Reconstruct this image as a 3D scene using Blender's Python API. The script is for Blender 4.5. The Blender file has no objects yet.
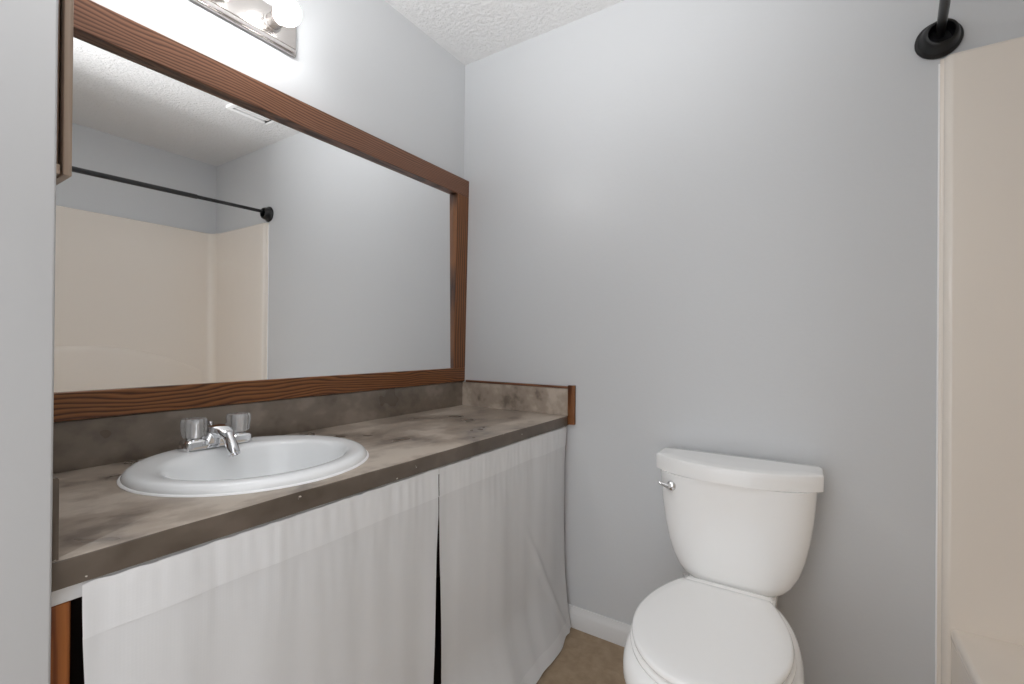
import bpy, bmesh, math
from mathutils import Vector, Matrix, noise

# ------------------------------------------------------------------ camera, world, exposure
S = bpy.context.scene
COL = S.collection
CAM_R = Vector((0.83892751, 0.54417345, 0.00871093))
CAM_U = Vector((-0.00560413, -0.00736732, 0.99995716))
CAM_F = Vector((-0.54421431, 0.83894039, 0.00313103))
CAM_P = Vector((1.3835, -1.7048, 1.1315))
cam_data = bpy.data.cameras.new('camera')
cam_data.sensor_fit = 'HORIZONTAL'
cam_data.sensor_width = 36.0
cam_data.lens = 463.968 / 1024.0 * 36.0
cam_data.clip_start = 0.02
camera = bpy.data.objects.new('camera', cam_data)
camera.matrix_world = Matrix(((CAM_R.x, CAM_U.x, -CAM_F.x, CAM_P.x),
                              (CAM_R.y, CAM_U.y, -CAM_F.y, CAM_P.y),
                              (CAM_R.z, CAM_U.z, -CAM_F.z, CAM_P.z),
                              (0, 0, 0, 1)))
COL.objects.link(camera)
S.camera = camera

world = bpy.data.worlds.new('world')
S.world = world
world.use_nodes = True
WORLD_STRENGTH = 1.6
BULB_STRENGTH = 28.0
bgn = world.node_tree.nodes['Background']
bgn.inputs[0].default_value = (0.975, 0.99, 1.02, 1)
bgn.inputs[1].default_value = WORLD_STRENGTH      # light of the hall behind the open doorway

S.view_settings.view_transform = 'Standard'
S.view_settings.look = 'None'
S.view_settings.gamma = 1.0
S.view_settings.use_curve_mapping = False
S.view_settings.exposure = 0.12
S.cycles.use_denoising = True
S.cycles.max_bounces = 16
S.cycles.diffuse_bounces = 10
S.cycles.glossy_bounces = 8
S.cycles.transmission_bounces = 12
S.cycles.caustics_reflective = False
S.cycles.caustics_refractive = False
S.cycles.sample_clamp_indirect = 4.0


# added spot, not a lamp of the room: bounces off the ceiling as fill
FILL_ENERGY = 165.0
ld = bpy.data.lights.new('added_bounce_spot', 'SPOT')
ld.energy = FILL_ENERGY
ld.color = (0.985, 0.99, 1.0)
ld.shadow_soft_size = 0.28
ld.spot_size = math.radians(76)
ld.spot_blend = 1.0
fill_spot = bpy.data.objects.new('added_bounce_spot', ld)
fill_spot.location = (1.30, -1.90, 1.05)
fill_spot.rotation_euler = (Vector((0.98, -1.02, 2.44)) - Vector(fill_spot.location)).to_track_quat('-Z', 'Y').to_euler()
COL.objects.link(fill_spot)

# ------------------------------------------------------------------ materials
def srgb(r, g, b):
    def f(c):
        c /= 255.0
        return c / 12.92 if c <= 0.04045 else ((c + 0.055) / 1.055) ** 2.4
    return (f(r), f(g), f(b), 1.0)


class Mat:
    def __init__(self, name, color=(0.5, 0.5, 0.5, 1), rough=0.5, metal=0.0, spec=0.5, **kw):
        self.m = bpy.data.materials.new(name)
        self.m.use_nodes = True
        self.nt = self.m.node_tree
        self.b = self.nt.nodes['Principled BSDF']
        self.b.inputs['Base Color'].default_value = color
        self.b.inputs['Roughness'].default_value = rough
        self.b.inputs['Metallic'].default_value = metal
        self.b.inputs['Specular IOR Level'].default_value = spec
        for k, v in kw.items():
            self.b.inputs[k.replace('_', ' ')].default_value = v

    def n(self, t, **kw):
        nd = self.nt.nodes.new(t)
        for k, v in kw.items():
            if isinstance(k, str) and hasattr(nd, k):
                setattr(nd, k, v)
            else:
                nd.inputs[k.replace('_', ' ')].default_value = v
        return nd

    def link(self, a, ao, b, bi):
        self.nt.links.new(a.outputs[ao], b.inputs[bi])

    def coords(self, scale=(1, 1, 1), kind='Object', loc=(0, 0, 0)):
        tc = self.n('ShaderNodeTexCoord')
        mp = self.n('ShaderNodeMapping')
        mp.inputs['Scale'].default_value = scale
        mp.inputs['Location'].default_value = loc
        self.link(tc, kind, mp, 'Vector')
        return mp

    def noise(self, mp, scale, detail=4, rough=0.5, dist=0.0):
        nz = self.n('ShaderNodeTexNoise')
        nz.inputs['Scale'].default_value = scale
        nz.inputs['Detail'].default_value = detail
        nz.inputs['Roughness'].default_value = rough
        nz.inputs['Distortion'].default_value = dist
        self.link(mp, 'Vector', nz, 'Vector')
        return nz

    def ramp(self, src, out, stops):
        r = self.n('ShaderNodeValToRGB')
        e = r.color_ramp.elements
        while len(e) < len(stops):
            e.new(0.5)
        for el, (p, c) in zip(e, stops):
            el.position = p
            el.color = c
        self.link(src, out, r, 'Fac')
        return r

    def bump(self, src, out, strength, dist=0.01, prev=None):
        b = self.n('ShaderNodeBump')
        b.inputs['Strength'].default_value = strength
        b.inputs['Distance'].default_value = dist
        self.link(src, out, b, 'Height')
        if prev:
            self.link(prev, 'Normal', b, 'Normal')
        self.link(b, 'Normal', self.b, 'Normal')
        return b

    def color(self, src, out='Color'):
        self.link(src, out, self.b, 'Base Color')


def paint(name, col, rough, sc, st):
    M = Mat(name, col, rough, spec=0.5)
    mp = M.coords()
    nz = M.noise(mp, sc, 3, 0.55)
    M.bump(nz, 'Fac', st, 0.004)
    return M.m


M_wall = paint('grey_wall_paint', srgb(206, 208, 210), 0.36, 70, 0.10)
M_jamb = paint('white_trim_paint', srgb(222, 222, 222), 0.4, 30, 0.05)

c_ = Mat('textured_ceiling_paint', srgb(232, 232, 232), 0.9, spec=0.2)
mp = c_.coords()
a = c_.noise(mp, 55, 5, 0.65)
r = c_.ramp(a, 'Fac', [(0.40, (0, 0, 0, 1)), (0.62, (1, 1, 1, 1))])
c_.bump(r, 'Color', 0.5, 0.010)
M_ceiling = c_.m
M_door_trim = paint('door_trim_paint', srgb(180, 180, 180), 0.42, 30, 0.05)

f_ = Mat('brown_floor_vinyl', rough=0.55, spec=0.35)
mp = f_.coords()
a = f_.noise(mp, 26, 8, 0.65, 0.3)
r = f_.ramp(a, 'Fac', [(0.25, srgb(140, 119, 96)), (0.5, srgb(158, 137, 112)), (0.75, srgb(172, 151, 126))])
f_.color(r)
b2 = f_.noise(mp, 120, 4)
f_.bump(b2, 'Fac', 0.15, 0.003)
M_floor = f_.m


def wood(name, axis, cols, scale=1.0, rough=0.35, seed=0.0, bands=27.0, dist=7.0):
    """stained softwood, grain running along the given axis"""
    M = Mat(name, rough=rough, spec=0.45)
    sc = [1, 1, 1]
    sc[axis] = 0.22
    mp = M.coords(tuple(s * scale for s in sc), loc=(seed, seed * 0.7, seed * 1.3))
    # slow wander of the grain, then thin growth rings across it
    wander = M.noise(mp, 9.0, 2, 0.35)
    sub = M.n('ShaderNodeVectorMath', operation='SUBTRACT')
    M.link(wander, 'Color', sub, 0)
    sub.inputs[1].default_value = (0.5, 0.5, 0.5)
    scl = M.n('ShaderNodeVectorMath', operation='SCALE')
    M.link(sub, 'Vector', scl, 0)
    scl.inputs['Scale'].default_value = dist * 0.01
    add = M.n('ShaderNodeVectorMath', operation='ADD')
    M.link(mp, 'Vector', add, 0)
    M.link(scl, 'Vector', add, 1)
    wv = M.n('ShaderNodeTexWave')
    wv.wave_type = 'BANDS'
    wv.bands_direction = {0: 'Z', 1: 'Z', 2: 'Y'}[axis]
    wv.wave_profile = 'SAW'
    wv.inputs['Scale'].default_value = bands
    wv.inputs['Distortion'].default_value = 1.2
    wv.inputs['Detail'].default_value = 2.0
    wv.inputs['Detail Scale'].default_value = 1.5
    M.link(add, 'Vector', wv, 'Vector')
    mp2 = M.coords(tuple((0.03 if i == axis else 1) * scale for i in range(3)), loc=(seed * 2, 1, seed))
    fine = M.noise(mp2, 260, 4, 0.6)
    mx = M.n('ShaderNodeMix')
    mx.data_type = 'FLOAT'
    mx.inputs[0].default_value = 0.30
    M.nt.links.new(wv.outputs['Fac'], mx.inputs[2])
    M.nt.links.new(fine.outputs['Fac'], mx.inputs[3])
    r = M.n('ShaderNodeValToRGB')
    e = r.color_ramp.elements
    e.new(0.5)
    e.new(0.6)
    for el, (p, c) in zip(e, ((0.10, cols[1]), (0.48, cols[2]), (0.70, cols[0]), (0.90, cols[1]))):
        el.position = p
        el.color = c
    M.nt.links.new(mx.outputs[0], r.inputs['Fac'])
    M.color(r)
    M.bump(fine, 'Fac', 0.12, 0.002)
    return M.m


STAIN = (srgb(76, 46, 30), srgb(106, 70, 50), srgb(138, 96, 72))
STAIN_D = (srgb(64, 32, 12), srgb(108, 64, 32), srgb(142, 92, 52))
M_wood_y = wood('stained_pine_lengthwise', 1, STAIN, seed=0.35, bands=38.0, dist=8.0)
M_wood_yd = wood('stained_pine_lower_rail', 1, STAIN_D, seed=2.1, bands=30.0, dist=13.0)
M_wood_z = wood('stained_pine_upright', 2, STAIN_D, seed=1.2, bands=22, dist=4)
M_wood_x = wood('stained_pine_trim', 0, STAIN, seed=3.3)
M_wood_cab = wood('faded_cabinet_wood', 2, (srgb(150, 128, 110), srgb(170, 148, 130), srgb(184, 164, 146)), seed=4.2, bands=18, dist=3)
M_wood_dk = wood('dark_cabinet_wood', 2, (srgb(96, 72, 54), srgb(122, 98, 78), srgb(140, 116, 96)), seed=5.0, bands=18, dist=3)
M_wood_van = wood('orange_stained_cabinet_wood', 2, (srgb(112, 56, 22), srgb(146, 84, 38), srgb(170, 104, 52)), seed=6.4, bands=18, dist=4)
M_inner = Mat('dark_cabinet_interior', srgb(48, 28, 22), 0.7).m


def concrete(name, c0, c1, c2, chips=False):
    k_ = Mat(name, rough=0.33, spec=0.45)
    mp = k_.coords((1.0, 0.75, 1.0))
    a = k_.noise(mp, 6.5, 3, 0.5, 0.3)
    b2 = k_.noise(mp, 38, 3, 0.5)
    mx = k_.n('ShaderNodeMix')
    mx.data_type = 'FLOAT'
    mx.inputs[0].default_value = 0.22
    k_.nt.links.new(a.outputs['Fac'], mx.inputs[2])
    k_.nt.links.new(b2.outputs['Fac'], mx.inputs[3])
    r = k_.n('ShaderNodeValToRGB')
    e = r.color_ramp.elements
    e.new(0.5)
    r.color_ramp.interpolation = 'EASE'
    for el, (p, c) in zip(e, ((0.38, c0), (0.50, c1), (0.62, c2))):
        el.position = p
        el.color = c
    k_.nt.links.new(mx.outputs[0], r.inputs['Fac'])
    if chips:     # small bright nicks
        ch = k_.noise(mp, 85, 2, 0.5)
        cr = k_.ramp(ch, 'Fac', [(0.735, (0, 0, 0, 1)), (0.755, (1, 1, 1, 1))])
        mc = k_.n('ShaderNodeMix')
        mc.data_type = 'RGBA'
        k_.link(cr, 'Color', mc, 0)
        k_.nt.links.new(r.outputs['Color'], mc.inputs[6])
        mc.inputs[7].default_value = srgb(206, 200, 192)
        k_.nt.links.new(mc.outputs[2], k_.b.inputs['Base Color'])
    else:
        k_.color(r)
    rr = k_.ramp(a, 'Fac', [(0.35, (0.26, 0.26, 0.26, 1)), (0.65, (0.42, 0.42, 0.42, 1))])
    k_.link(rr, 'Color', k_.b, 'Roughness')
    k_.bump(b2, 'Fac', 0.15, 0.003)
    return k_.m


M_concrete = concrete('skim_coated_concrete', srgb(118, 107, 97), srgb(162, 149, 136), srgb(188, 176, 163))
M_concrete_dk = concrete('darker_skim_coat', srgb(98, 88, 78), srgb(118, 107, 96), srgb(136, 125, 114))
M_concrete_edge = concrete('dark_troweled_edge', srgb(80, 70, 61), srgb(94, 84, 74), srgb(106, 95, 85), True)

M_porcelain = Mat('white_vitreous_china', srgb(250, 250, 249), 0.07, spec=0.55).m
M_sink = Mat('white_enamel', srgb(243, 245, 246), 0.10, spec=0.55).m
M_seat = Mat('white_seat_plastic', srgb(251, 251, 250), 0.14, spec=0.5).m
M_caulk = Mat('white_caulk', srgb(246, 246, 246), 0.5).m
M_chrome = Mat('chrome', (0.78, 0.78, 0.79, 1), 0.07, 1.0).m
br = Mat('brushed_nickel', (0.62, 0.59, 0.57, 1), 0.24, 1.0)
mp = br.coords((1, 0.02, 1))
a = br.noise(mp, 400, 3)
br.bump(a, 'Fac', 0.06, 0.001)
M_nickel = br.m
M_black = Mat('black_rod_finish', srgb(24, 24, 25), 0.30, 0.0, spec=0.5).m
M_rubber = Mat('black_rubber', srgb(15, 15, 16), 0.38, spec=0.45).m
fb = Mat('almond_fiberglass', srgb(234, 226, 216), 0.12, spec=0.5)
mp = fb.coords()
a = fb.noise(mp, 5.0, 2, 0.5)
fb.bump(a, 'Fac', 0.06, 0.05)      # slightly wavy moulded gelcoat
M_fiber = fb.m
M_fiber_lip = Mat('pale_almond_lip', srgb(232, 224, 214), 0.2, spec=0.5).m
M_mirror = Mat('mirror_silver', (0.96, 0.965, 0.965, 1), 0.0, 1.0).m
M_plastic = Mat('white_vent_plastic', srgb(250, 250, 250), 0.4).m
M_acrylic = Mat('clear_acrylic', (1, 1, 1, 1), 0.05, spec=0.5, Transmission_Weight=0.72, IOR=1.47).m

bl = Mat('lit_bulb_glass', (1, 1, 1, 1), 0.3)
bl.b.inputs['Emission Color'].default_value = (1.0, 1.0, 1.0, 1)
bl.b.inputs['Emission Strength'].default_value = BULB_STRENGTH
M_bulb = bl.m


def fabric(name, col, see):
    M = Mat(name, col, 0.85, spec=0.15)
    out = M.nt.nodes['Material Output']
    tl = M.n('ShaderNodeBsdfTranslucent')
    tl.inputs['Color'].default_value = col
    m1 = M.n('ShaderNodeMixShader')
    m1.inputs[0].default_value = 0.12
    M.nt.links.new(M.b.outputs[0], m1.inputs[1])
    M.nt.links.new(tl.outputs[0], m1.inputs[2])
    tr = M.n('ShaderNodeBsdfTransparent')
    m2 = M.n('ShaderNodeMixShader')
    m2.inputs[0].default_value = see
    M.nt.links.new(m1.outputs[0], m2.inputs[1])
    M.nt.links.new(tr.outputs[0], m2.inputs[2])
    M.nt.links.new(m2.outputs[0], out.inputs[0])
    # fine woven dots
    mp = M.coords((1, 1, 1))
    vo = M.n('ShaderNodeTexVoronoi')
    vo.inputs['Scale'].default_value = 210
    vo.inputs['Randomness'].default_value = 0.0
    M.link(mp, 'Vector', vo, 'Vector')
    M.bump(vo, 'Distance', 0.10, 0.001)
    return M.m


M_cloth = fabric('sheer_white_cotton', srgb(233, 234, 235), 0.03)
M_cloth2 = fabric('doubled_white_cotton', srgb(238, 239, 240), 0.01)


# ------------------------------------------------------------------ helpers
def tag(o, label, cat, group=None):
    o['label'] = label
    o['category'] = cat
    if group:
        o['group'] = group
    return o


def thing(name, loc, label, cat, group=None):
    o = bpy.data.objects.new(name, None)
    o.empty_display_size = 0.05
    o.location = loc
    COL.objects.link(o)
    return tag(o, label, cat, group)


def rootloc(p):
    v = Vector((0, 0, 0))
    while p is not None:
        v += p.location
        p = p.parent
    return v


def obj(name, bm, mat, parent=None, smooth=True, angle=35, bevel=0.0, seg=2, label=None):
    """bm is in world coordinates; mesh is moved so that it sits under its parent"""
    off = rootloc(parent)
    bmesh.ops.remove_doubles(bm, verts=bm.verts, dist=1e-6)
    bmesh.ops.recalc_face_normals(bm, faces=bm.faces)
    if off.length:
        bmesh.ops.translate(bm, verts=bm.verts, vec=-off)
    me = bpy.data.meshes.new(name)
    if smooth:
        for f in bm.faces:
            f.smooth = True
        ca = math.radians(angle)
        for ed in bm.edges:
            if len(ed.link_faces) == 2 and ed.calc_face_angle(0) > ca:
                ed.smooth = False
    bm.to_mesh(me)
    bm.free()
    me.materials.append(mat)
    o = bpy.data.objects.new(name, me)
    COL.objects.link(o)
    if parent is not None:
        o.parent = parent
    if bevel:
        md = o.modifiers.new('bevel', 'BEVEL')
        md.width = bevel
        md.segments = seg
        md.limit_method = 'ANGLE'
        md.angle_limit = math.radians(40)
    if label:
        o['label'] = label
    return o


def structure(o):
    o['kind'] = 'structure'
    return o


def box(bm, x0, y0, z0, x1, y1, z1):
    v = [bm.verts.new((x, y, z)) for z in (z0, z1) for y in (y0, y1) for x in (x0, x1)]
    for q in ((0, 2, 3, 1), (4, 5, 7, 6), (0, 1, 5, 4), (2, 6, 7, 3), (0, 4, 6, 2), (1, 3, 7, 5)):
        bm.faces.new([v[i] for i in q])
    return v


def B(*a):
    bm = bmesh.new()
    box(bm, *a)
    return bm


def loft(bm, rings, cap0=True, cap1=True, close=True):
    vs = [[bm.verts.new(p) for p in r] for r in rings]
    n = len(vs[0])
    for i in range(len(vs) - 1):
        for j in range(n if close else n - 1):
            k = (j + 1) % n
            bm.faces.new((vs[i][j], vs[i][k], vs[i + 1][k], vs[i + 1][j]))
    if cap0:
        bm.faces.new(vs[0][::-1])
    if cap1:
        bm.faces.new(vs[-1])
    return vs


def frame_of(d):
    d = Vector(d).normalized()
    a = Vector((0, 0, 1)) if abs(d.z) < 0.9 else Vector((1, 0, 0))
    u = d.cross(a).normalized()
    return u, u.cross(d).normalized(), d


def lathe(bm, base, axis, prof, n=40, cap0=True, cap1=True, flute=0, depth=0.0):
    """prof: list of (radius, distance along axis)"""
    u, w, d = frame_of(axis)
    base = Vector(base)
    rings = []
    for r_, h in prof:
        ring = []
        for j in range(n):
            t = 2 * math.pi * j / n
            rr_ = r_ * (1 - depth * (0.5 - 0.5 * math.cos(flute * t))) if flute else r_
            ring.append(base + d * h + (u * math.cos(t) + w * math.sin(t)) * rr_)
        rings.append(ring)
    loft(bm, rings, cap0, cap1)


def tube(bm, pts, rad, n=24):
    pts = [Vector(q) for q in pts]
    rings = []
    for i, q in enumerate(pts):
        d = (pts[min(i + 1, len(pts) - 1)] - pts[max(i - 1, 0)])
        u, w, _ = frame_of(d)
        rr_ = rad[i] if isinstance(rad, (list, tuple)) else rad
        rings.append([q + (u * math.cos(2 * math.pi * j / n) + w * math.sin(2 * math.pi * j / n)) * rr_ for j in range(n)])
    loft(bm, rings)


def prism(bm, poly, z0, z1):
    loft(bm, [[(x, y, z0) for x, y in poly], [(x, y, z1) for x, y in poly]])


# ------------------------------------------------------------------ the room
RX, RY, RZ = 2.389, -1.525, 2.44      # far tub wall, doorway wall, ceiling
T = 0.11
JX, DX1, DZ = 0.575, 1.44, RZ - 0.001       # opening the photo is taken from

structure(obj('floor', B(-T, RY - T - 1.0, -0.1, RX + T, T, 0), M_floor, smooth=False))
structure(obj('ceiling', B(-T, RY - T, RZ, RX + T, T, RZ + 0.1), M_ceiling, smooth=False))
structure(obj('wall_left', B(-T, RY - T, 0, 0, T, RZ), M_wall, smooth=False))
structure(obj('wall_back', B(0, 0, 0, RX, T, RZ), M_wall, smooth=False))
structure(obj('wall_right', B(RX, RY - T, 0, RX + T, T, RZ), M_wall, smooth=False))
bm = bmesh.new()
box(bm, 0, RY - T, 0, JX - 0.02, RY, RZ)
box(bm, DX1, RY - T, 0, RX, RY, RZ)
structure(obj('wall_front', bm, M_wall, smooth=False))
structure(obj('trim_1', B(JX - 0.02, RY - T - 0.002, 0, JX, RY - 0.001, DZ), M_door_trim, bevel=0.003))



def baseboard(name, x0, x1):
    prof = [(0, 0), (-0.013, 0), (-0.013, 0.052), (-0.011, 0.058), (-0.009, 0.064), (-0.006, 0.072), (-0.004, 0.081), (0, 0.082)]
    bm = bmesh.new()
    loft(bm, [[(x, y - 0.0005, z) for y, z in prof] for x in (x0, x1)])
    return structure(obj(name, bm, M_jamb, angle=25))


baseboard('baseboard_back', 0.001, 1.667)

# ------------------------------------------------------------------ vanity cabinet and countertop
XC, ZC, TC = 0.555, 0.842, 0.039
cabn = thing('vanity_cabinet', (0.27, -0.76, 0), 'wooden vanity cabinet with white painted top rail, half hidden behind white curtains', 'cabinet')
zt_ = ZC - TC - 0.001
obj('face_stile', B(0.522, -1.524, 0.0, 0.543, -1.500, 0.778), M_wood_van, cabn, bevel=0.002, label='orange stained left stile')
obj('face_stile', B(0.522, -0.045, 0.0, 0.541, -0.014, 0.778), M_wood_van, cabn, bevel=0.002)
obj('top_rail', B(0.522, -1.524, 0.779, 0.545, -0.014, zt_), M_jamb, cabn, bevel=0.0015, label='white painted top rail')
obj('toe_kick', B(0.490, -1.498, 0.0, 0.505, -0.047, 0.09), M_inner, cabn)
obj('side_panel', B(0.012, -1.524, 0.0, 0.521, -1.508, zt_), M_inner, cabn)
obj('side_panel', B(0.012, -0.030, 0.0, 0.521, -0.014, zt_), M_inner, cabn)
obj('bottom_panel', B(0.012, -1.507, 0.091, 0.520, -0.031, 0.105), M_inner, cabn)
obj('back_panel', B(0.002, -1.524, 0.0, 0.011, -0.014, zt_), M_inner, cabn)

SINK = (0.2705, -1.103)
SR = 0.247
ctop = thing('vanity_countertop', (0.27, -0.76, ZC - TC), 'taupe skim-coated concrete countertop with backsplash and mottled sealed surface', 'countertop')


def rect_with_hole(x0, y0, x1, y1, cx, cy, rh, z0, z1, n=96):
    bm = bmesh.new()
    angs = [2 * math.pi * i / n for i in range(n)]
    for cxn, cyn in ((x0, y0), (x1, y0), (x1, y1), (x0, y1)):
        angs.append(math.atan2(cyn - cy, cxn - cx) % (2 * math.pi))
    angs = sorted(set(round(t, 6) for t in angs))

    def out(t, ins):
        c, s = math.cos(t), math.sin(t)
        k = 1e9
        if c > 1e-9: k = min(k, (x1 - ins - cx) / c)
        if c < -1e-9: k = min(k, (x0 + ins - cx) / c)
        if s > 1e-9: k = min(k, (y1 - ins - cy) / s)
        if s < -1e-9: k = min(k, (y0 + ins - cy) / s)
        return cx + c * k, cy + s * k
    hole = [(cx + rh * math.cos(t), cy + rh * math.sin(t)) for t in angs]

    def wob(x, y):  # hand troweled front edge
        return 0.0012 * math.sin(9 * y) + 0.0008 * math.sin(31 * y + 1)
    rings = []
    rings.append([(x, y, z0) for x, y in hole])
    rings.append([(x, y, z0) for x, y in (out(t, 0) for t in angs)])
    rings.append([(x, y, z1 - 0.004) for x, y in (out(t, 0) for t in angs)])
    rings.append([(x, y, z1 - 0.001 + (wob(x, y) * 0.4 if x > x1 - 0.02 else 0)) for x, y in (out(t, 0.0012) for t in angs)])
    rings.append([(x, y, z1) for x, y in (out(t, 0.004) for t in angs)])
    rings.append([(x, y, z1) for x, y in hole])
    rings.append([(x, y, z0) for x, y in hole])
    loft(bm, rings, False, False)
    return bm


obj('slab', rect_with_hole(0.001, -1.5245, XC, -0.001, SINK[0], SINK[1], 0.222, ZC - TC, ZC), M_concrete, ctop, angle=50)
slab = ctop.children[0]
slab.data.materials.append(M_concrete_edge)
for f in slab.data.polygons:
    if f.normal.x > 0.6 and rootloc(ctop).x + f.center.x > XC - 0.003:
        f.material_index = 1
bm = bmesh.new()
prof = [(0.0006, 0.0003), (0.011, 0.0003), (0.0105, 0.106), (0.009, 0.1095), (0.0006, 0.1095)]
loft(bm, [[(x, y, ZC + z) for x, z in prof] for y in (-1.5245, -0.001)])
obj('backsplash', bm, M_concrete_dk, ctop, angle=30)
bm = bmesh.new()
loft(bm, [[(x, -0.0006 - t, ZC + z) for t, z in ((0, 0.0003), (0.011, 0.0003), (0.0105, 0.106), (0.009, 0.1085), (0, 0.1085))] for x in (0.0115, XC)])
obj('side_splash', bm, M_concrete, ctop, angle=30)
bm = bmesh.new()
loft(bm, [[(x, -1.5246 + t, ZC + z) for t, z in ((0, 0.0003), (0.009, 0.0003), (0.0088, 0.105), (0.0075, 0.108), (0, 0.108))] for x in (0.0115, XC - 0.001)])
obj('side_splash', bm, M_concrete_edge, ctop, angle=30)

trim = thing('splash_wood_trim', (0.30, -0.006, 0.955), 'thin reddish wood trim capping the splash on the back wall and running down its end', 'trim')
obj('cap_strip', B(0.030, -0.0135, 0.9512, XC + 0.001, -0.0008, 0.9605), M_wood_x, trim, bevel=0.0015)
bm = bmesh.new()
prism(bm, [(XC + 0.0015, -0.0008), (XC + 0.0015, -0.0150), (XC + 0.012, -0.0170), (XC + 0.027, -0.0150), (XC + 0.030, -0.011), (XC + 0.031, -0.0008)], 0.808, 0.965)
obj('end_strip', bm, M_wood_z, trim, bevel=0.0015)

# ------------------------------------------------------------------ sink and faucet
sink = thing('bathroom_sink', (SINK[0], SINK[1], ZC), 'white round drop-in sink set in the taupe countertop', 'sink')


def ell(cx, cy, ax, ay, z, n=96):
    return [(cx + ax * math.cos(2 * math.pi * j / n), cy + ay * math.sin(2 * math.pi * j / n), z) for j in range(n)]


bm = bmesh.new()
zc = ZC
sx, sy = SINK
bx = sx + 0.024
rings = [ell(sx, sy, SR, SR + 0.004, zc + 0.0008), ell(sx, sy, SR + 0.0005, SR + 0.0045, zc + 0.006), ell(sx, sy, SR - 0.003, SR + 0.001, zc + 0.0125),
         ell(sx, sy, SR - 0.009, SR - 0.005, zc + 0.0175), ell(sx + .001, sy, SR - 0.018, SR - 0.014, zc + 0.0200),
         ell(sx + .004, sy, SR - 0.034, SR - 0.030, zc + 0.0195), ell(bx - 0.006, sy, 0.183, 0.205, zc + 0.0180),
         ell(bx, sy, 0.172, 0.196, zc + 0.0150), ell(bx, sy, 0.165, 0.189, zc + 0.006),
         ell(bx, sy, 0.158, 0.182, zc - 0.012), ell(bx, sy, 0.148, 0.171, zc - 0.045), ell(bx, sy, 0.130, 0.150, zc - 0.082),
         ell(bx, sy, 0.100, 0.116, zc - 0.108), ell(bx, sy, 0.060, 0.068, zc - 0.120), ell(bx, sy, 0.024, 0.024, zc - 0.125),
         ell(bx, sy, 0.022, 0.022, zc - 0.140)]
loft(bm, rings, False, True)
obj('basin', bm, M_sink, sink, angle=80)
bm = bmesh.new()
lathe(bm, (bx, sy, zc - 0.128), (0, 0, 1), [(0.0215, 0), (0.0235, 0.004), (0.021, 0.006), (0.016, 0.004), (0.014, 0.001), (0.013, 0.007), (0.006, 0.010)])
obj('drain', bm, M_chrome, sink)
bm = bmesh.new()
n = 128
rings = []
for r_, z in ((SR - 0.001, 0.0005), (SR + 0.0055, 0.0005), (SR + 0.0045, 0.0022), (SR + 0.001, 0.0038), (SR - 0.001, 0.0040)):
    rings.append([(sx + (r_ + 0.0010 * noise.noise(Vector((math.cos(2 * math.pi * j / n) * 9, math.sin(2 * math.pi * j / n) * 9, 0)))) * math.cos(2 * math.pi * j / n),
                   sy + (r_ + 0.004) * math.sin(2 * math.pi * j / n), zc + z) for j in range(n)])
loft(bm, rings, False, False)
obj('caulk_bead', bm, M_caulk, sink, label='uneven white caulk line')

FX, FY, FZ = 0.088, -1.110, zc + 0.0198
fau = thing('centerset_faucet', (FX, FY, FZ), 'chrome centerset faucet with two clear acrylic knobs on the white sink', 'faucet')


def oblong(cx, cy, hx, hy, z, n=64, e=4.0):
    out = []
    for j in range(n):
        t = 2 * math.pi * j / n
        c, s = math.cos(t), math.sin(t)
        out.append((cx + hx * math.copysign(abs(c) ** (2 / 2.6), c), cy + hy * math.copysign(abs(s) ** (2 / e), s), z))
    return out


bm = bmesh.new()
loft(bm, [oblong(FX, FY, 0.027, 0.086, FZ, 64, 8), oblong(FX, FY, 0.027, 0.086, FZ + 0.007, 64, 8), oblong(FX, FY, 0.0245, 0.083, FZ + 0.011, 64, 8)])
for s in (-1, 1):      # raised blocks that carry the knobs
    loft(bm, [oblong(FX, FY + s * 0.0535, 0.0262, 0.0275, FZ + 0.004, 48, 7), oblong(FX, FY + s * 0.0535, 0.0258, 0.0270, FZ + 0.019, 48, 7), oblong(FX, FY + s * 0.0535, 0.0225, 0.0240, FZ + 0.0225, 48, 6)])
obj('base', bm, M_chrome, fau, angle=35)


# spout: broad low arch that rises from between the knobs
def spout_mesh():
    bm = bmesh.new()
    path = [((FX - 0.024, FZ + 0.008), 0.010, 0.026), ((FX - 0.018, FZ + 0.030), 0.014, 0.028), ((FX - 0.002, FZ + 0.043), 0.013, 0.028), ((FX + 0.018, FZ + 0.045), 0.0115, 0.026),
            ((FX + 0.036, FZ + 0.042), 0.0105, 0.022), ((FX + 0.050, FZ + 0.036), 0.0100, 0.0175), ((FX + 0.060, FZ + 0.028), 0.0100, 0.0145), ((FX + 0.0645, FZ + 0.021), 0.008, 0.011)]
    rings = []
    for i, ((x, z), h, w) in enumerate(path):
        a_ = path[max(i - 1, 0)][0]
        b_ = path[min(i + 1, len(path) - 1)][0]
        d = Vector((b_[0] - a_[0], 0, b_[1] - a_[1])).normalized()
        up = Vector((-d.z, 0, d.x))
        ring = []
        for j in range(32):
            t = 2 * math.pi * j / 32
            c, s = math.cos(t), math.sin(t)
            q = Vector((x, FY, z)) + Vector((0, 1, 0)) * w * math.copysign(abs(c) ** 0.8, c) + up * h * math.copysign(abs(s) ** 0.8, s)
            ring.append(q)
        rings.append(ring)
    loft(bm, rings)
    # skirt that joins the arch to the base
    loft(bm, [oblong(FX, FY, 0.0262, 0.052, FZ + 0.005, 48, 2.2), oblong(FX, FY, 0.0255, 0.044, FZ + 0.016, 48, 2.2), oblong(FX, FY, 0.023, 0.033, FZ + 0.034, 48, 2.2), oblong(FX, FY, 0.012, 0.020, FZ + 0.044, 48, 2.4)])
    return bm


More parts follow.
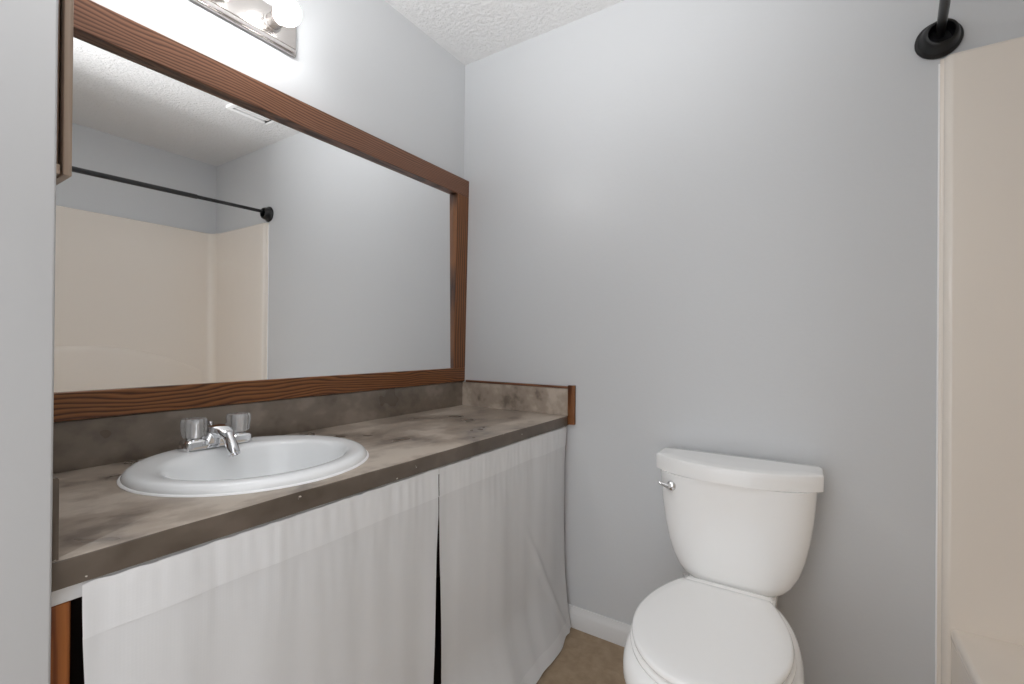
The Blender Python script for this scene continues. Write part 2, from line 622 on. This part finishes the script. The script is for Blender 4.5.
sp = obj('spout', spout_mesh(), M_chrome, fau, angle=60)
bm = bmesh.new()
ad = Vector((0.60, 0.0, -0.80)).normalized()
ab = Vector((FX + 0.0540, FY, FZ + 0.036))
lathe(bm, ab, ad, [(0.0095, 0.0), (0.0128, 0.003), (0.0130, 0.026), (0.0140, 0.028), (0.0140, 0.058), (0.0130, 0.060), (0.0110, 0.060), (0.0110, 0.055)], 32)
obj('aerator', bm, M_chrome, sp, angle=40)
for s in (-1, 1):
    ky = FY + s * 0.0535
    bm = bmesh.new()
    lathe(bm, (FX, ky, FZ + 0.0223), (0, 0, 1), [(0.020, 0), (0.0195, 0.002), (0.015, 0.0035), (0.012, 0.0045)], 40)
    kb = obj('knob', bm, M_chrome, fau, label='chrome knob skirt')
    bm = bmesh.new()
    z0 = FZ + 0.0272
    lathe(bm, (FX, ky, z0), (0, 0, 1), [(0.016, 0.0), (0.0235, 0.002), (0.0265, 0.007), (0.0285, 0.022), (0.0295, 0.038), (0.0288, 0.044), (0.0260, 0.0485), (0.013, 0.0495)], 96, flute=10, depth=0.09)
    obj('knob_handle', bm, M_acrylic, kb, angle=30, label='clear acrylic faceted knob')
    bm = bmesh.new()
    lathe(bm, (FX, ky, z0 + 0.002), (0, 0, 1), [(0.0095, 0), (0.0085, 0.022), (0.0105, 0.024), (0.0105, 0.040), (0.004, 0.041)], 24)
    obj('knob_core', bm, M_chrome, kb)
bm = bmesh.new()
lathe(bm, (FX - 0.036, FY - 0.001, FZ + 0.002), (0, 0, 1), [(0.0032, 0), (0.0032, 0.044), (0.0055, 0.046), (0.0078, 0.052), (0.0074, 0.057), (0.002, 0.058)], 24)
obj('drain_lift_rod', bm, M_chrome, fau)

# ------------------------------------------------------------------ framed mirror
mir = thing('framed_wall_mirror', (0.012, -0.765, 0.955), 'large wall mirror in a stained brown wood frame above the sink', 'mirror')
ZB0, ZB1, ZT0, ZT1 = 0.9535, 1.0165, 1.811, 1.8875


def tx(z):   # face of the frame leans out a little towards the top
    return 0.0155 + (0.0315 - 0.0155) * (z - ZB0) / (ZT1 - ZB0)


def board(y0, y1, z0, z1):
    bm = bmesh.new()
    c = 0.0015
    def ring(y, k):
        return [(0.0075, y, z0 + k), (tx(z0) - c - k * 0, y, z0 + k), (tx(z0) - k, y, z0 + c + k), (tx(z1) - k, y, z1 - c - k), (tx(z1) - c, y, z1 - k), (0.0075, y, z1 - k)]
    loft(bm, [ring(y0, 0), ring(y1, 0)])
    return bm


obj('glass', B(0.0012, -1.5235, ZB0 + 0.002, 0.0072, -0.0015, ZT1 - 0.002), M_mirror, mir, smooth=False, label='silvered mirror glass')
obj('frame_rail', board(-1.5235, -0.0008, ZT0, ZT1), M_wood_y, mir, angle=20)
obj('frame_rail', board(-1.5235, -0.0008, ZB0, ZB1), M_wood_yd, mir, angle=20)
obj('frame_stile', board(-0.083, -0.0008, ZB1 + 0.0004, ZT0 - 0.0004), M_wood_z, mir, angle=20)
obj('frame_stile', board(-1.5235, -1.445, ZB1 + 0.0004, ZT0 - 0.0004), M_wood_z, mir, angle=20)

# ------------------------------------------------------------------ wall cabinet on the doorway wall
med = thing('wall_cabinet', (0.14, RY, 1.428), 'narrow brown wooden wall cabinet hanging beside the mirror at the far left', 'cabinet')
obj('body', B(0.04, RY + 0.001, 1.446, 0.238, -1.4500, 2.10), M_wood_dk, med, bevel=0.001)
obj('bottom_molding', B(0.036, RY + 0.001, 1.428, 0.249, -1.4500, 1.4455), M_wood_cab, med, bevel=0.001)
dr = obj('door', B(0.034, -1.4470, 1.428, 0.251, -1.4345, 2.105), M_wood_cab, med, bevel=0.0015)
bm = bmesh.new()
box(bm, 0.080, -1.4343, 1.475, 0.205, -1.4320, 2.058)
obj('door_panel', bm, M_wood_dk, dr, bevel=0.001)

# ------------------------------------------------------------------ vanity light bar
LZ0, LZ1 = 2.029, 2.140
LY0, LY1 = -1.465, -0.855
bar = thing('vanity_light_bar', (0.0, (LY0 + LY1) / 2, (LZ0 + LZ1) / 2), 'brushed nickel vanity light bar with round globe bulbs above the mirror', 'wall light')
bm = bmesh.new()


def rr_ring(k, x):
    return [(x, LY0 + k, LZ0 + k), (x, LY1 - k, LZ0 + k), (x, LY1 - k, LZ1 - k), (x, LY0 + k, LZ1 - k)]


loft(bm, [rr_ring(0.001, 0.0006), rr_ring(0, 0.003), rr_ring(0, 0.0115), rr_ring(0.0025, 0.014), rr_ring(0.006, 0.014), rr_ring(0.0085, 0.019), rr_ring(0.0095, 0.0265), rr_ring(0.012, 0.028)])
obj('backplate', bm, M_nickel, bar, angle=20)
LZ = 2.081
for i in range(4):
    ly = -0.942 - 0.1475 * i
    bm = bmesh.new()
    lathe(bm, (0.0282, ly, LZ), (1, 0, 0), [(0.027, 0), (0.027, 0.003), (0.0225, 0.006), (0.0222, 0.034), (0.0240, 0.037), (0.0240, 0.043), (0.0215, 0.044), (0.0195, 0.042), (0.0190, 0.028)], 40, True, True)
    so = obj('socket', bm, M_nickel, bar)
    bm = bmesh.new()
    cxb = 0.0282 + 0.043 + 0.036
    prof = []
    prof.append((0.013, 0.0282 + 0.0295))
    prof.append((0.014, 0.0282 + 0.040))
    R_ = 0.0365
    for q in range(1, 17):
        th = math.pi * (1 - (q + 1.2) / 17.2)
        prof.append((max(R_ * math.sin(th), 0.0004), cxb + R_ * math.cos(th)))
    lathe(bm, (0, ly, LZ), (1, 0, 0), prof, 32)
    obj('bulb', bm, M_bulb, so, angle=80, label='glowing white globe bulb')

# ------------------------------------------------------------------ cabinet curtains
def cloth(kind, y, z):
    """distance from the vanity wall of the curtain surface"""
    f = 0.0
    top = ZC - TC
    d = (top - z) / top                          # 0 at the rod, 1 at the floor
    v = Vector((y * 5.2 + (3.1 if kind else 0), z * 0.55, 0.3))
    f += 0.0080 * noise.noise(v) * (0.35 + 1.4 * d)
    v = Vector((y * 16, z * 1.2, 4.3))
    f += 0.0036 * noise.noise(v) * (0.8 + 0.4 * d)
    v = Vector((y * 60, z * 9, 7.7))
    f += 0.0015 * noise.noise(v) * max(0.0, 1 - d * 3.2)        # gathers of the rod pocket
    v = Vector((y * 9 + z * 4, z * 7, 1.7))
    f += 0.0022 * noise.noise(v)
    x = 0.556 + f
    if kind:
        # flares out at the floor towards the room, pulled in at the wall
        fl = max(0.0, (0.24 - z) / 0.24) ** 1.6
        x += fl * (0.026 + 0.24 * max(0.0, -y - 0.02) * max(0.0, 1 - (-y) / 0.85))
        e_ = math.exp(-((y + 0.0) / 0.05) ** 2)
        x -= e_ * 0.010 * math.sin(min(1.0, d * 1.25) * math.pi)
        # crease that runs slantwise through the lower half
        yc = -0.30 - (z - 0.45) * 0.55
        if z < 0.50:
            q = (y - yc) / 0.016
            x += 0.007 * math.exp(-q * q) * min(1, (0.50 - z) * 6)
    else:
        x += 0.006 * d
    return x


def edge_y(kind, side, z):
    top = ZC - TC
    if kind == 0:
        if side == 0:
            return -1.489 + 0.003 * math.sin(z * 14)
        g = max(0.0, (0.675 - z) / 0.43)
        return -0.7800 - 0.019 * g ** 0.9 if z < 0.675 else -0.7800
    if side == 0:
        g = max(0.0, (0.675 - z) / 0.43)
        return -0.7788 + 0.015 * g ** 0.8 if z < 0.675 else -0.7788
    return -0.0205


def curtain(kind, label):
    top = ZC - TC - 0.0015
    zh, zb, zhem = 0.724, 0.006, 0.050
    root = thing('cabinet_curtain', (0.556, -1.13 if kind == 0 else -0.40, 0), label, 'curtain', 'curtains under the vanity counter')

    def strip(z0, z1, nz, ny, off):
        bm = bmesh.new()
        g = []
        for i in range(nz + 1):
            z = z0 + (z1 - z0) * i / nz
            row = []
            a_, b_ = edge_y(kind, 0, z), edge_y(kind, 1, z)
            for j in range(ny + 1):
                y = a_ + (b_ - a_) * j / ny
                zz = z
                if z0 > 0.7:
                    # the stitch line wanders and the upper edge ruffles
                    if i == 0: zz += 0.004 * noise.noise(Vector((y * 5, 2, 0)))
                    if i == nz: zz -= 0.004 * (0.5 + 0.5 * noise.noise(Vector((y * 45, 3, 0))))
                xx = cloth(kind, y, z) + off
                if xx < 0.5465 and zz > 0.70:
                    xx = 0.5465
                row.append(bm.verts.new((xx, y, zz)))
            g.append(row)
        for i in range(nz):
            for j in range(ny):
                bm.faces.new((g[i][j], g[i][j + 1], g[i + 1][j + 1], g[i + 1][j]))
        return bm

    for nm, z0, z1, nz, ny, off, mt, th in (('panel', zhem - 0.002, zh + 0.004, 90, 150, 0, M_cloth, 0.0006), ('rod_pocket', zh, top, 14, 220, 0.0012, M_cloth2, 0.0012), ('hem', zb, zhem, 8, 150, 0.0010, M_cloth2, 0.0010)):
        o = obj(nm, strip(z0, z1, nz, ny, off), mt, root, angle=180)
    return root


curtain(0, 'longer white curtain under the sink, left of the dark slit')
curtain(1, 'white curtain at the back wall corner, right of the dark slit')

# ------------------------------------------------------------------ toilet
TX = 1.178
toi = thing('toilet', (TX, -0.42, 0), 'white two-piece toilet with closed lid against the grey back wall', 'toilet')


def dshape(hw, yb, yf, ys, z, n=60, cx=TX, sharp=0.0):
    """flat back, straight sides to ys, bowed front to yf"""
    pts = []
    rb = min(0.025, hw * 0.3)
    for j in range(7):
        t = math.pi / 2 * j / 6
        pts.append((cx + hw - rb + rb * math.sin(t), yb - rb + rb * math.cos(t), z))
    for j in range(1, 4):
        pts.append((cx + hw, yb - rb + (ys - yb + rb) * j / 4, z))
    for j in range(n // 2 + 1):
        t = math.pi * j / (n // 2)
        c, s = math.cos(t), math.sin(t)
        xx = hw * math.copysign(abs(c) ** 0.62, c)
        y1 = ys - (ys - yf) * abs(s) ** 0.95
        y2 = ys - (ys - yf) * (1 - abs(xx / hw) ** 2.3)
        pts.append((cx + xx, y1 * (1 - sharp) + y2 * sharp, z))
    for j in range(3, 0, -1):
        pts.append((cx - hw, yb - rb + (ys - yb + rb) * j / 4, z))
    for j in range(7):
        t = math.pi / 2 * j / 6
        pts.append((cx - hw + rb - rb * math.cos(t), yb - rb + rb * math.sin(t), z))
    return pts


bm = bmesh.new()
secs = [(0.403, 0.114, -0.075, -0.178, -0.135), (0.406, 0.128, -0.060, -0.186, -0.135), (0.416, 0.145, -0.045, -0.192, -0.13), (0.434, 0.161, -0.036, -0.196, -0.125), (0.465, 0.178, -0.030, -0.200, -0.12),
        (0.510, 0.192, -0.027, -0.203, -0.12), (0.570, 0.204, -0.025, -0.206, -0.12), (0.630, 0.212, -0.025, -0.208, -0.12), (0.690, 0.217, -0.025, -0.210, -0.12), (0.7215, 0.219, -0.025, -0.211, -0.12)]
loft(bm, [dshape(hw, yb, yf, ys, z) for z, hw, yb, yf, ys in secs])
tank = obj('tank', bm, M_porcelain, toi, angle=60)
bm = bmesh.new()
secs = [(0.7218, 0.229, -0.020, -0.219, -0.135), (0.7230, 0.2325, -0.018, -0.2225, -0.135), (0.7500, 0.2335, -0.018, -0.223, -0.135), (0.7645, 0.2335, -0.018, -0.223, -0.135), (0.7685, 0.2315, -0.020, -0.221, -0.135), (0.7700, 0.227, -0.024, -0.216, -0.134), (0.7712, 0.18, -0.05, -0.18, -0.12)]
loft(bm, [dshape(hw, yb, yf, ys, z, sharp=0.85) for z, hw, yb, yf, ys in secs])
obj('tank_lid', bm, M_porcelain, toi, angle=60)
# flush lever
bm = bmesh.new()
hx, hy, hz = 1.008, -0.189, 0.684
nrm = Vector((-0.45, -0.89, 0)).normalized()
lathe(bm, Vector((hx, hy + 0.0, hz)) - nrm * 0.018, nrm, [(0.016, 0), (0.016, 0.019), (0.013, 0.024), (0.008, 0.027), (0.007, 0.036), (0.002, 0.037)], 32)
lv = obj('flush_lever', bm, M_chrome, toi, label='chrome flush lever')
bm = bmesh.new()
p0_ = Vector((hx, hy, hz)) + nrm * 0.014
tube(bm, [p0_, p0_ + Vector((-0.018, 0.002, 0.004)), p0_ + Vector((-0.030, 0.003, 0.007)), p0_ + Vector((-0.035, 0.003, 0.008))], [0.0065, 0.0058, 0.0050, 0.002], 16)
obj('lever_arm', bm, M_chrome, lv)


def egg(hw, yb, yf, z, sq=2.3, n=72, yc=None, cx=TX - 0.004):
    """toilet seat outline: widest at yc, longer at the front"""
    if yc is None:
        yc = yb + (yf - yb) * 0.42
    out = []
    for j in range(n):
        t = 2 * math.pi * j / n
        c, s = math.cos(t), math.sin(t)
        if s < 0:
            e_ = 2.15
            out.append((cx + hw * math.copysign(abs(c) ** (2 / e_), c), yc + (yc - yf) * -(abs(s) ** (2 / e_)), z))
        else:
            out.append((cx + hw * math.copysign(abs(c) ** (2 / 2.5), c), yc + (yb - yc) * (abs(s) ** (2 / sq)), z))
    return out




def lid_outline(hw, yb, yf, z, bw, yc, n=80, cx=TX - 0.007):
    """seat plan: oval front, sides that run in to a straight hinge edge of half width bw"""
    out = []
    for j in range(n // 2 + 1):
        t = math.pi + math.pi * j / (n // 2)
        c, q = math.cos(t), -math.sin(t)
        out.append((cx + hw * math.copysign(abs(c), c), yc - (yc - yf) * abs(q), z))
    side = []
    m = 14
    for j in range(1, m + 1):
        t = j / m
        side.append((hw - (hw - bw) * t ** 1.95, yc + (yb - yc) * t))
    out += [(cx + w, y, z) for w, y in side]
    out += [(cx + bw * k, yb, z) for k in (0.93, 0.5, 0.0, -0.5, -0.93)]
    out += [(cx - w, y, z) for w, y in reversed(side)]
    return out


YB, YF, YC = -0.237, -0.699, -0.462
bm = bmesh.new()
secs = [(0.174, -0.006, 0.4135), (0.1795, -0.001, 0.4150), (0.1810, 0.0, 0.4200), (0.1785, -0.002, 0.4265), (0.173, -0.007, 0.4295), (0.150, -0.03, 0.4312), (0.08, -0.10, 0.4325)]
loft(bm, [lid_outline(hw, YB + min(0, k), YF - k, z, hw - 0.060, YC) for hw, k, z in secs])
sl = obj('seat_lid', bm, M_seat, toi, angle=70)
bm = bmesh.new()
secs = [(0.176, -0.006, 0.3925), (0.1835, 0.003, 0.3945), (0.1850, 0.004, 0.400), (0.1845, 0.003, 0.4045), (0.179, -0.002, 0.4075), (0.16, -0.02, 0.4085)]
loft(bm, [lid_outline(hw, YB - 0.004 + min(0, k), YF + 0.004 - k, z, hw - 0.058, YC) for hw, k, z in secs])
obj('seat', bm, M_seat, toi, angle=70)
# hinge caps and the raised hinge cover
bm = bmesh.new()
hb = []
for x, k in ((TX - 0.116, 0.004), (TX - 0.110, 0), (TX + 0.110, 0), (TX + 0.116, 0.004)):
    hb.append([(x, -0.198 - k, 0.398), (x, -0.2355, 0.398), (x, -0.2358, 0.416 - k), (x, -0.230, 0.4235 - k), (x, -0.215, 0.4250 - k), (x, -0.201 - k, 0.4190 - k)])
loft(bm, hb)
obj('hinge_cover', bm, M_seat, toi, angle=40)
bm = bmesh.new()
lathe(bm, (1.052, -0.185, 0.392), (0, 0, 1), [(0.0085, 0), (0.0085, 0.004), (0.005, 0.005), (0.005, 0.019), (0.0075, 0.0195), (0.0075, 0.0235), (0.003, 0.025)], 20)
obj('tank_bolt', bm, M_chrome, toi, label='chrome tank bolt')
# bowl: rim, skirt, foot
bm = bmesh.new()
secs = [(0.0, 0.122, -0.190, -0.585, -0.40), (0.020, 0.120, -0.192, -0.580, -0.40), (0.060, 0.112, -0.200, -0.560, -0.40), (0.120, 0.112, -0.200, -0.565, -0.42), (0.190, 0.126, -0.190, -0.605, -0.45),
        (0.250, 0.172, -0.185, -0.672, -0.46), (0.300, 0.193, -0.170, -0.706, -0.47), (0.335, 0.199, -0.155, -0.720, -0.475), (0.360, 0.197, -0.140, -0.722, -0.475), (0.378, 0.191, -0.130, -0.716, -0.475), (0.388, 0.183, -0.132, -0.707, -0.475), (0.3915, 0.170, -0.138, -0.690, -0.475)]
loft(bm, [egg(hw, yb, yf, z, 2.8, yc=yc) for z, hw, yb, yf, yc in secs])
obj('bowl', bm, M_porcelain, toi, angle=60)
bm = bmesh.new()
loft(bm, [dshape(0.116, -0.050, -0.215, -0.19, 0.34), dshape(0.122, -0.045, -0.220, -0.19, 0.375), dshape(0.120, -0.047, -0.218, -0.19, 0.397), dshape(0.105, -0.060, -0.200, -0.17, 0.4025)])
obj('tank_deck', bm, M_porcelain, toi, angle=60)

# ------------------------------------------------------------------ bathtub and its wall surround
tub = thing('bathtub', (2.02, -0.76, 0), 'almond bathtub in the right corner below the smooth surround', 'bathtub')
TX0, TX1, TY0, TY1, TZ = 1.6945, 2.352, -1.4945, -0.0305, 0.385


def rrect(x0, y0, x1, y1, r_, z, k=8):
    out = []
    for cx_, cy_, a0 in ((x1 - r_, y1 - r_, 0), (x0 + r_, y1 - r_, 90), (x0 + r_, y0 + r_, 180), (x1 - r_, y0 + r_, 270)):
        for j in range(k + 1):
            t = math.radians(a0 + 90 * j / k)
            out.append((cx_ + r_ * math.cos(t), cy_ + r_ * math.sin(t), z))
    return out


bm = bmesh.new()
rings = [rrect(TX0 + 0.0012, TY0, TX1, TY1, 0.001, TZ - 0.030), rrect(TX0 + 0.0004, TY0, TX1, TY1, 0.001, TZ - 0.022), rrect(TX0, TY0, TX1, TY1, 0.001, TZ - 0.012), rrect(TX0 + 0.003, TY0, TX1, TY1, 0.001, TZ - 0.004),
         rrect(TX0 + 0.010, TY0, TX1, TY1, 0.001, TZ), rrect(TX0 + 0.0115, TY0 + 0.0015, TX1 - 0.0015, TY1 - 0.0015, 0.001, TZ), rrect(TX0 + 0.080, TY0 + 0.155, TX1 - 0.045, TY1 - 0.155, 0.08, TZ), rrect(TX0 + 0.085, TY0 + 0.16, TX1 - 0.05, TY1 - 0.16, 0.08, TZ - 0.001), rrect(TX0 + 0.094, TY0 + 0.17, TX1 - 0.058, TY1 - 0.17, 0.08, TZ - 0.010),
         rrect(TX0 + 0.115, TY0 + 0.20, TX1 - 0.075, TY1 - 0.20, 0.09, TZ - 0.16), rrect(TX0 + 0.135, TY0 + 0.24, TX1 - 0.095, TY1 - 0.22, 0.10, TZ - 0.30), rrect(TX0 + 0.18, TY0 + 0.28, TX1 - 0.14, TY1 - 0.26, 0.10, TZ - 0.325)]
loft(bm, rings, False, True)
obj('basin', bm, M_fiber, tub, angle=60)
obj('apron', B(TX0 + 0.0013, TY0 + 0.0005, 0, TX0 + 0.030, TY1 - 0.0003, TZ - 0.0282), M_fiber, tub)

sur = thing('tub_surround', (2.03, -0.76, 0), 'almond fiberglass three-sided wall surround above the bathtub', 'tub surround')
SZ = 1.921


def end_profile(flip):
    pts = [(1.672, -0.0015), (1.6722, -0.0040), (1.6775, -0.0050), (1.6800, -0.0075)]
    for j in range(9):
        t = math.radians(90 * j / 8)
        pts.append((1.6800 + 0.016 - 0.016 * math.cos(t), -0.0075 - 0.0225 * math.sin(t)))
    pts += [(1.75, -0.0300), (2.05, -0.0300), (2.299, -0.0300), (2.299, -0.0015)]
    if flip:
        pts = [(x, RY - y) for x, y in pts]
    return pts


def panel_round(poly, z0, z1, k=0.010):
    """extrude with a rounded upper lip"""
    cx_ = sum(q[0] for q in poly) / len(poly)
    bm = bmesh.new()
    loft(bm, [[(x, y, z0) for x, y in poly], [(x, y, z1 - k) for x, y in poly],
              [(x, y * 0.85 + (0.15 * -0.0015 if y > -0.5 else 0.15 * (RY + 0.0015)), z1 - k * 0.3) for x, y in poly],
              [(x + (0.002 if x < 1.70 else 0), y * 0.6 + (0.4 * -0.0015 if y > -0.5 else 0.4 * (RY + 0.0015)), z1) for x, y in poly]])
    return bm


obj('end_panel', panel_round(end_profile(False), 0.0, SZ), M_fiber, sur, angle=30)
obj('end_panel', panel_round(end_profile(True), 0.0, SZ), M_fiber, sur, angle=30)
bm = bmesh.new()
tube(bm, [(1.6705, -0.0022, 0.084), (1.6705, -0.0022, 1.0), (1.6705, -0.0022, SZ - 0.012)], 0.0021, 10)
obj('caulk_bead', bm, M_caulk, sur, angle=80, label='white caulk bead')
# rear wall with rounded corners
pl = []
for j in range(11):
    t = math.radians(90 * j / 10)
    pl.append((2.300 + 0.055 * math.sin(t), -0.0300 - 0.055 + 0.055 * math.cos(t)))
ql = [(x, RY - y) for x, y in reversed(pl)]
poly = [(2.300, -0.0015)] + pl + ql + [(2.300, RY + 0.0015), (RX - 0.0015, RY + 0.0015), (RX - 0.0015, -0.0015)]
bm = bmesh.new()
loft(bm, [[(x, y, TZ + 0.0006) for x, y in poly], [(x, y, SZ - 0.008) for x, y in poly], [(x + (0.004 if 2.31 < x < 2.38 else 0), y, SZ - 0.002) for x, y in poly], [(x + (0.010 if 2.31 < x < 2.38 else 0), y, SZ) for x, y in poly]])
obj('rear_panel', bm, M_fiber, sur, angle=30)
# swelling of the lower part of the rear wall, its upper line drops towards the corner
bm = bmesh.new()
rows = []
for i in range(41):
    y = -1.42 + (1.42 - 0.105) * i / 40
    u_ = abs((y + 0.7625) / 0.6575)
    zt2 = 1.095 - 0.18 * u_ ** 2.2
    k = 1 - 0.95 * u_ ** 6
    rows.append([(2.3549, y, TZ + 0.001), (2.3549 - 0.016 * k, y, TZ + 0.001), (2.3549 - 0.016 * k, y, zt2 - 0.045), (2.3549 - 0.013 * k, y, zt2 - 0.020), (2.3549 - 0.006 * k, y, zt2 - 0.005), (2.3549, y, zt2)])
loft(bm, rows)
obj('lower_bulge', bm, M_fiber, sur, angle=60)

# ------------------------------------------------------------------ shower rod
P0 = Vector((1.672, 0.0, 1.986))
P1 = Vector((1.485, RY, 1.904))
dv = (P1 - P0).normalized()
rod = thing('shower_curtain_rod', (P0.x, -0.76, 1.962), 'black tension shower rod spanning above the tub', 'shower rod')
bm = bmesh.new()
tube(bm, [P0 + dv * 0.016, P0 + dv * 0.5], 0.0105, 28)
obj('inner_tube', bm, M_black, rod, angle=60)
bm = bmesh.new()
tube(bm, [P0 + dv * 0.46, P0 + dv * 0.462, P0 + dv * 1.515], [0.0125, 0.0132, 0.0132], 28)
obj('outer_tube', bm, M_black, rod, angle=60)
CUP = [(0.0490, 0.0012), (0.0505, 0.003), (0.0505, 0.008), (0.0480, 0.0105), (0.0445, 0.0125), (0.0425, 0.0170), (0.0385, 0.034), (0.0350, 0.0430), (0.0325, 0.0455), (0.0285, 0.0465), (0.0265, 0.0440), (0.0255, 0.020), (0.0255, 0.008)]
for base, ax in ((Vector((1.668, 0, 1.975)), (0, -1, 0)), (Vector((P1.x, RY, P1.z)), (0, 1, 0))):
    bm = bmesh.new()
    lathe(bm, base, ax, CUP, 56)
    obj('end_cup', bm, M_rubber, rod, angle=50)

# ------------------------------------------------------------------ ceiling exhaust grille
vent = thing('ceiling_vent_grille', (1.225, -0.305, RZ), 'white square exhaust vent grille on the textured ceiling, seen in the mirror', 'vent')
bm = bmesh.new()
vx0, vx1, vy0, vy1 = 1.10, 1.372, -0.42, -0.185
for bx_ in ((vx0, vy0, vx1, vy0 + 0.022), (vx0, vy1 - 0.022, vx1, vy1), (vx0, vy0 + 0.022, vx0 + 0.022, vy1 - 0.022), (vx1 - 0.022, vy0 + 0.022, vx1, vy1 - 0.022)):
    box(bm, bx_[0], bx_[1], RZ - 0.018, bx_[2], bx_[3], RZ - 0.001)
obj('frame', bm, M_plastic, vent, bevel=0.003)
bm = bmesh.new()
for i in range(10):
    x = vx0 + 0.030 + i * 0.0212
    v = box(bm, x, vy0 + 0.020, RZ - 0.013, x + 0.012, vy1 - 0.020, RZ - 0.009)
obj('slats', bm, M_plastic, vent)
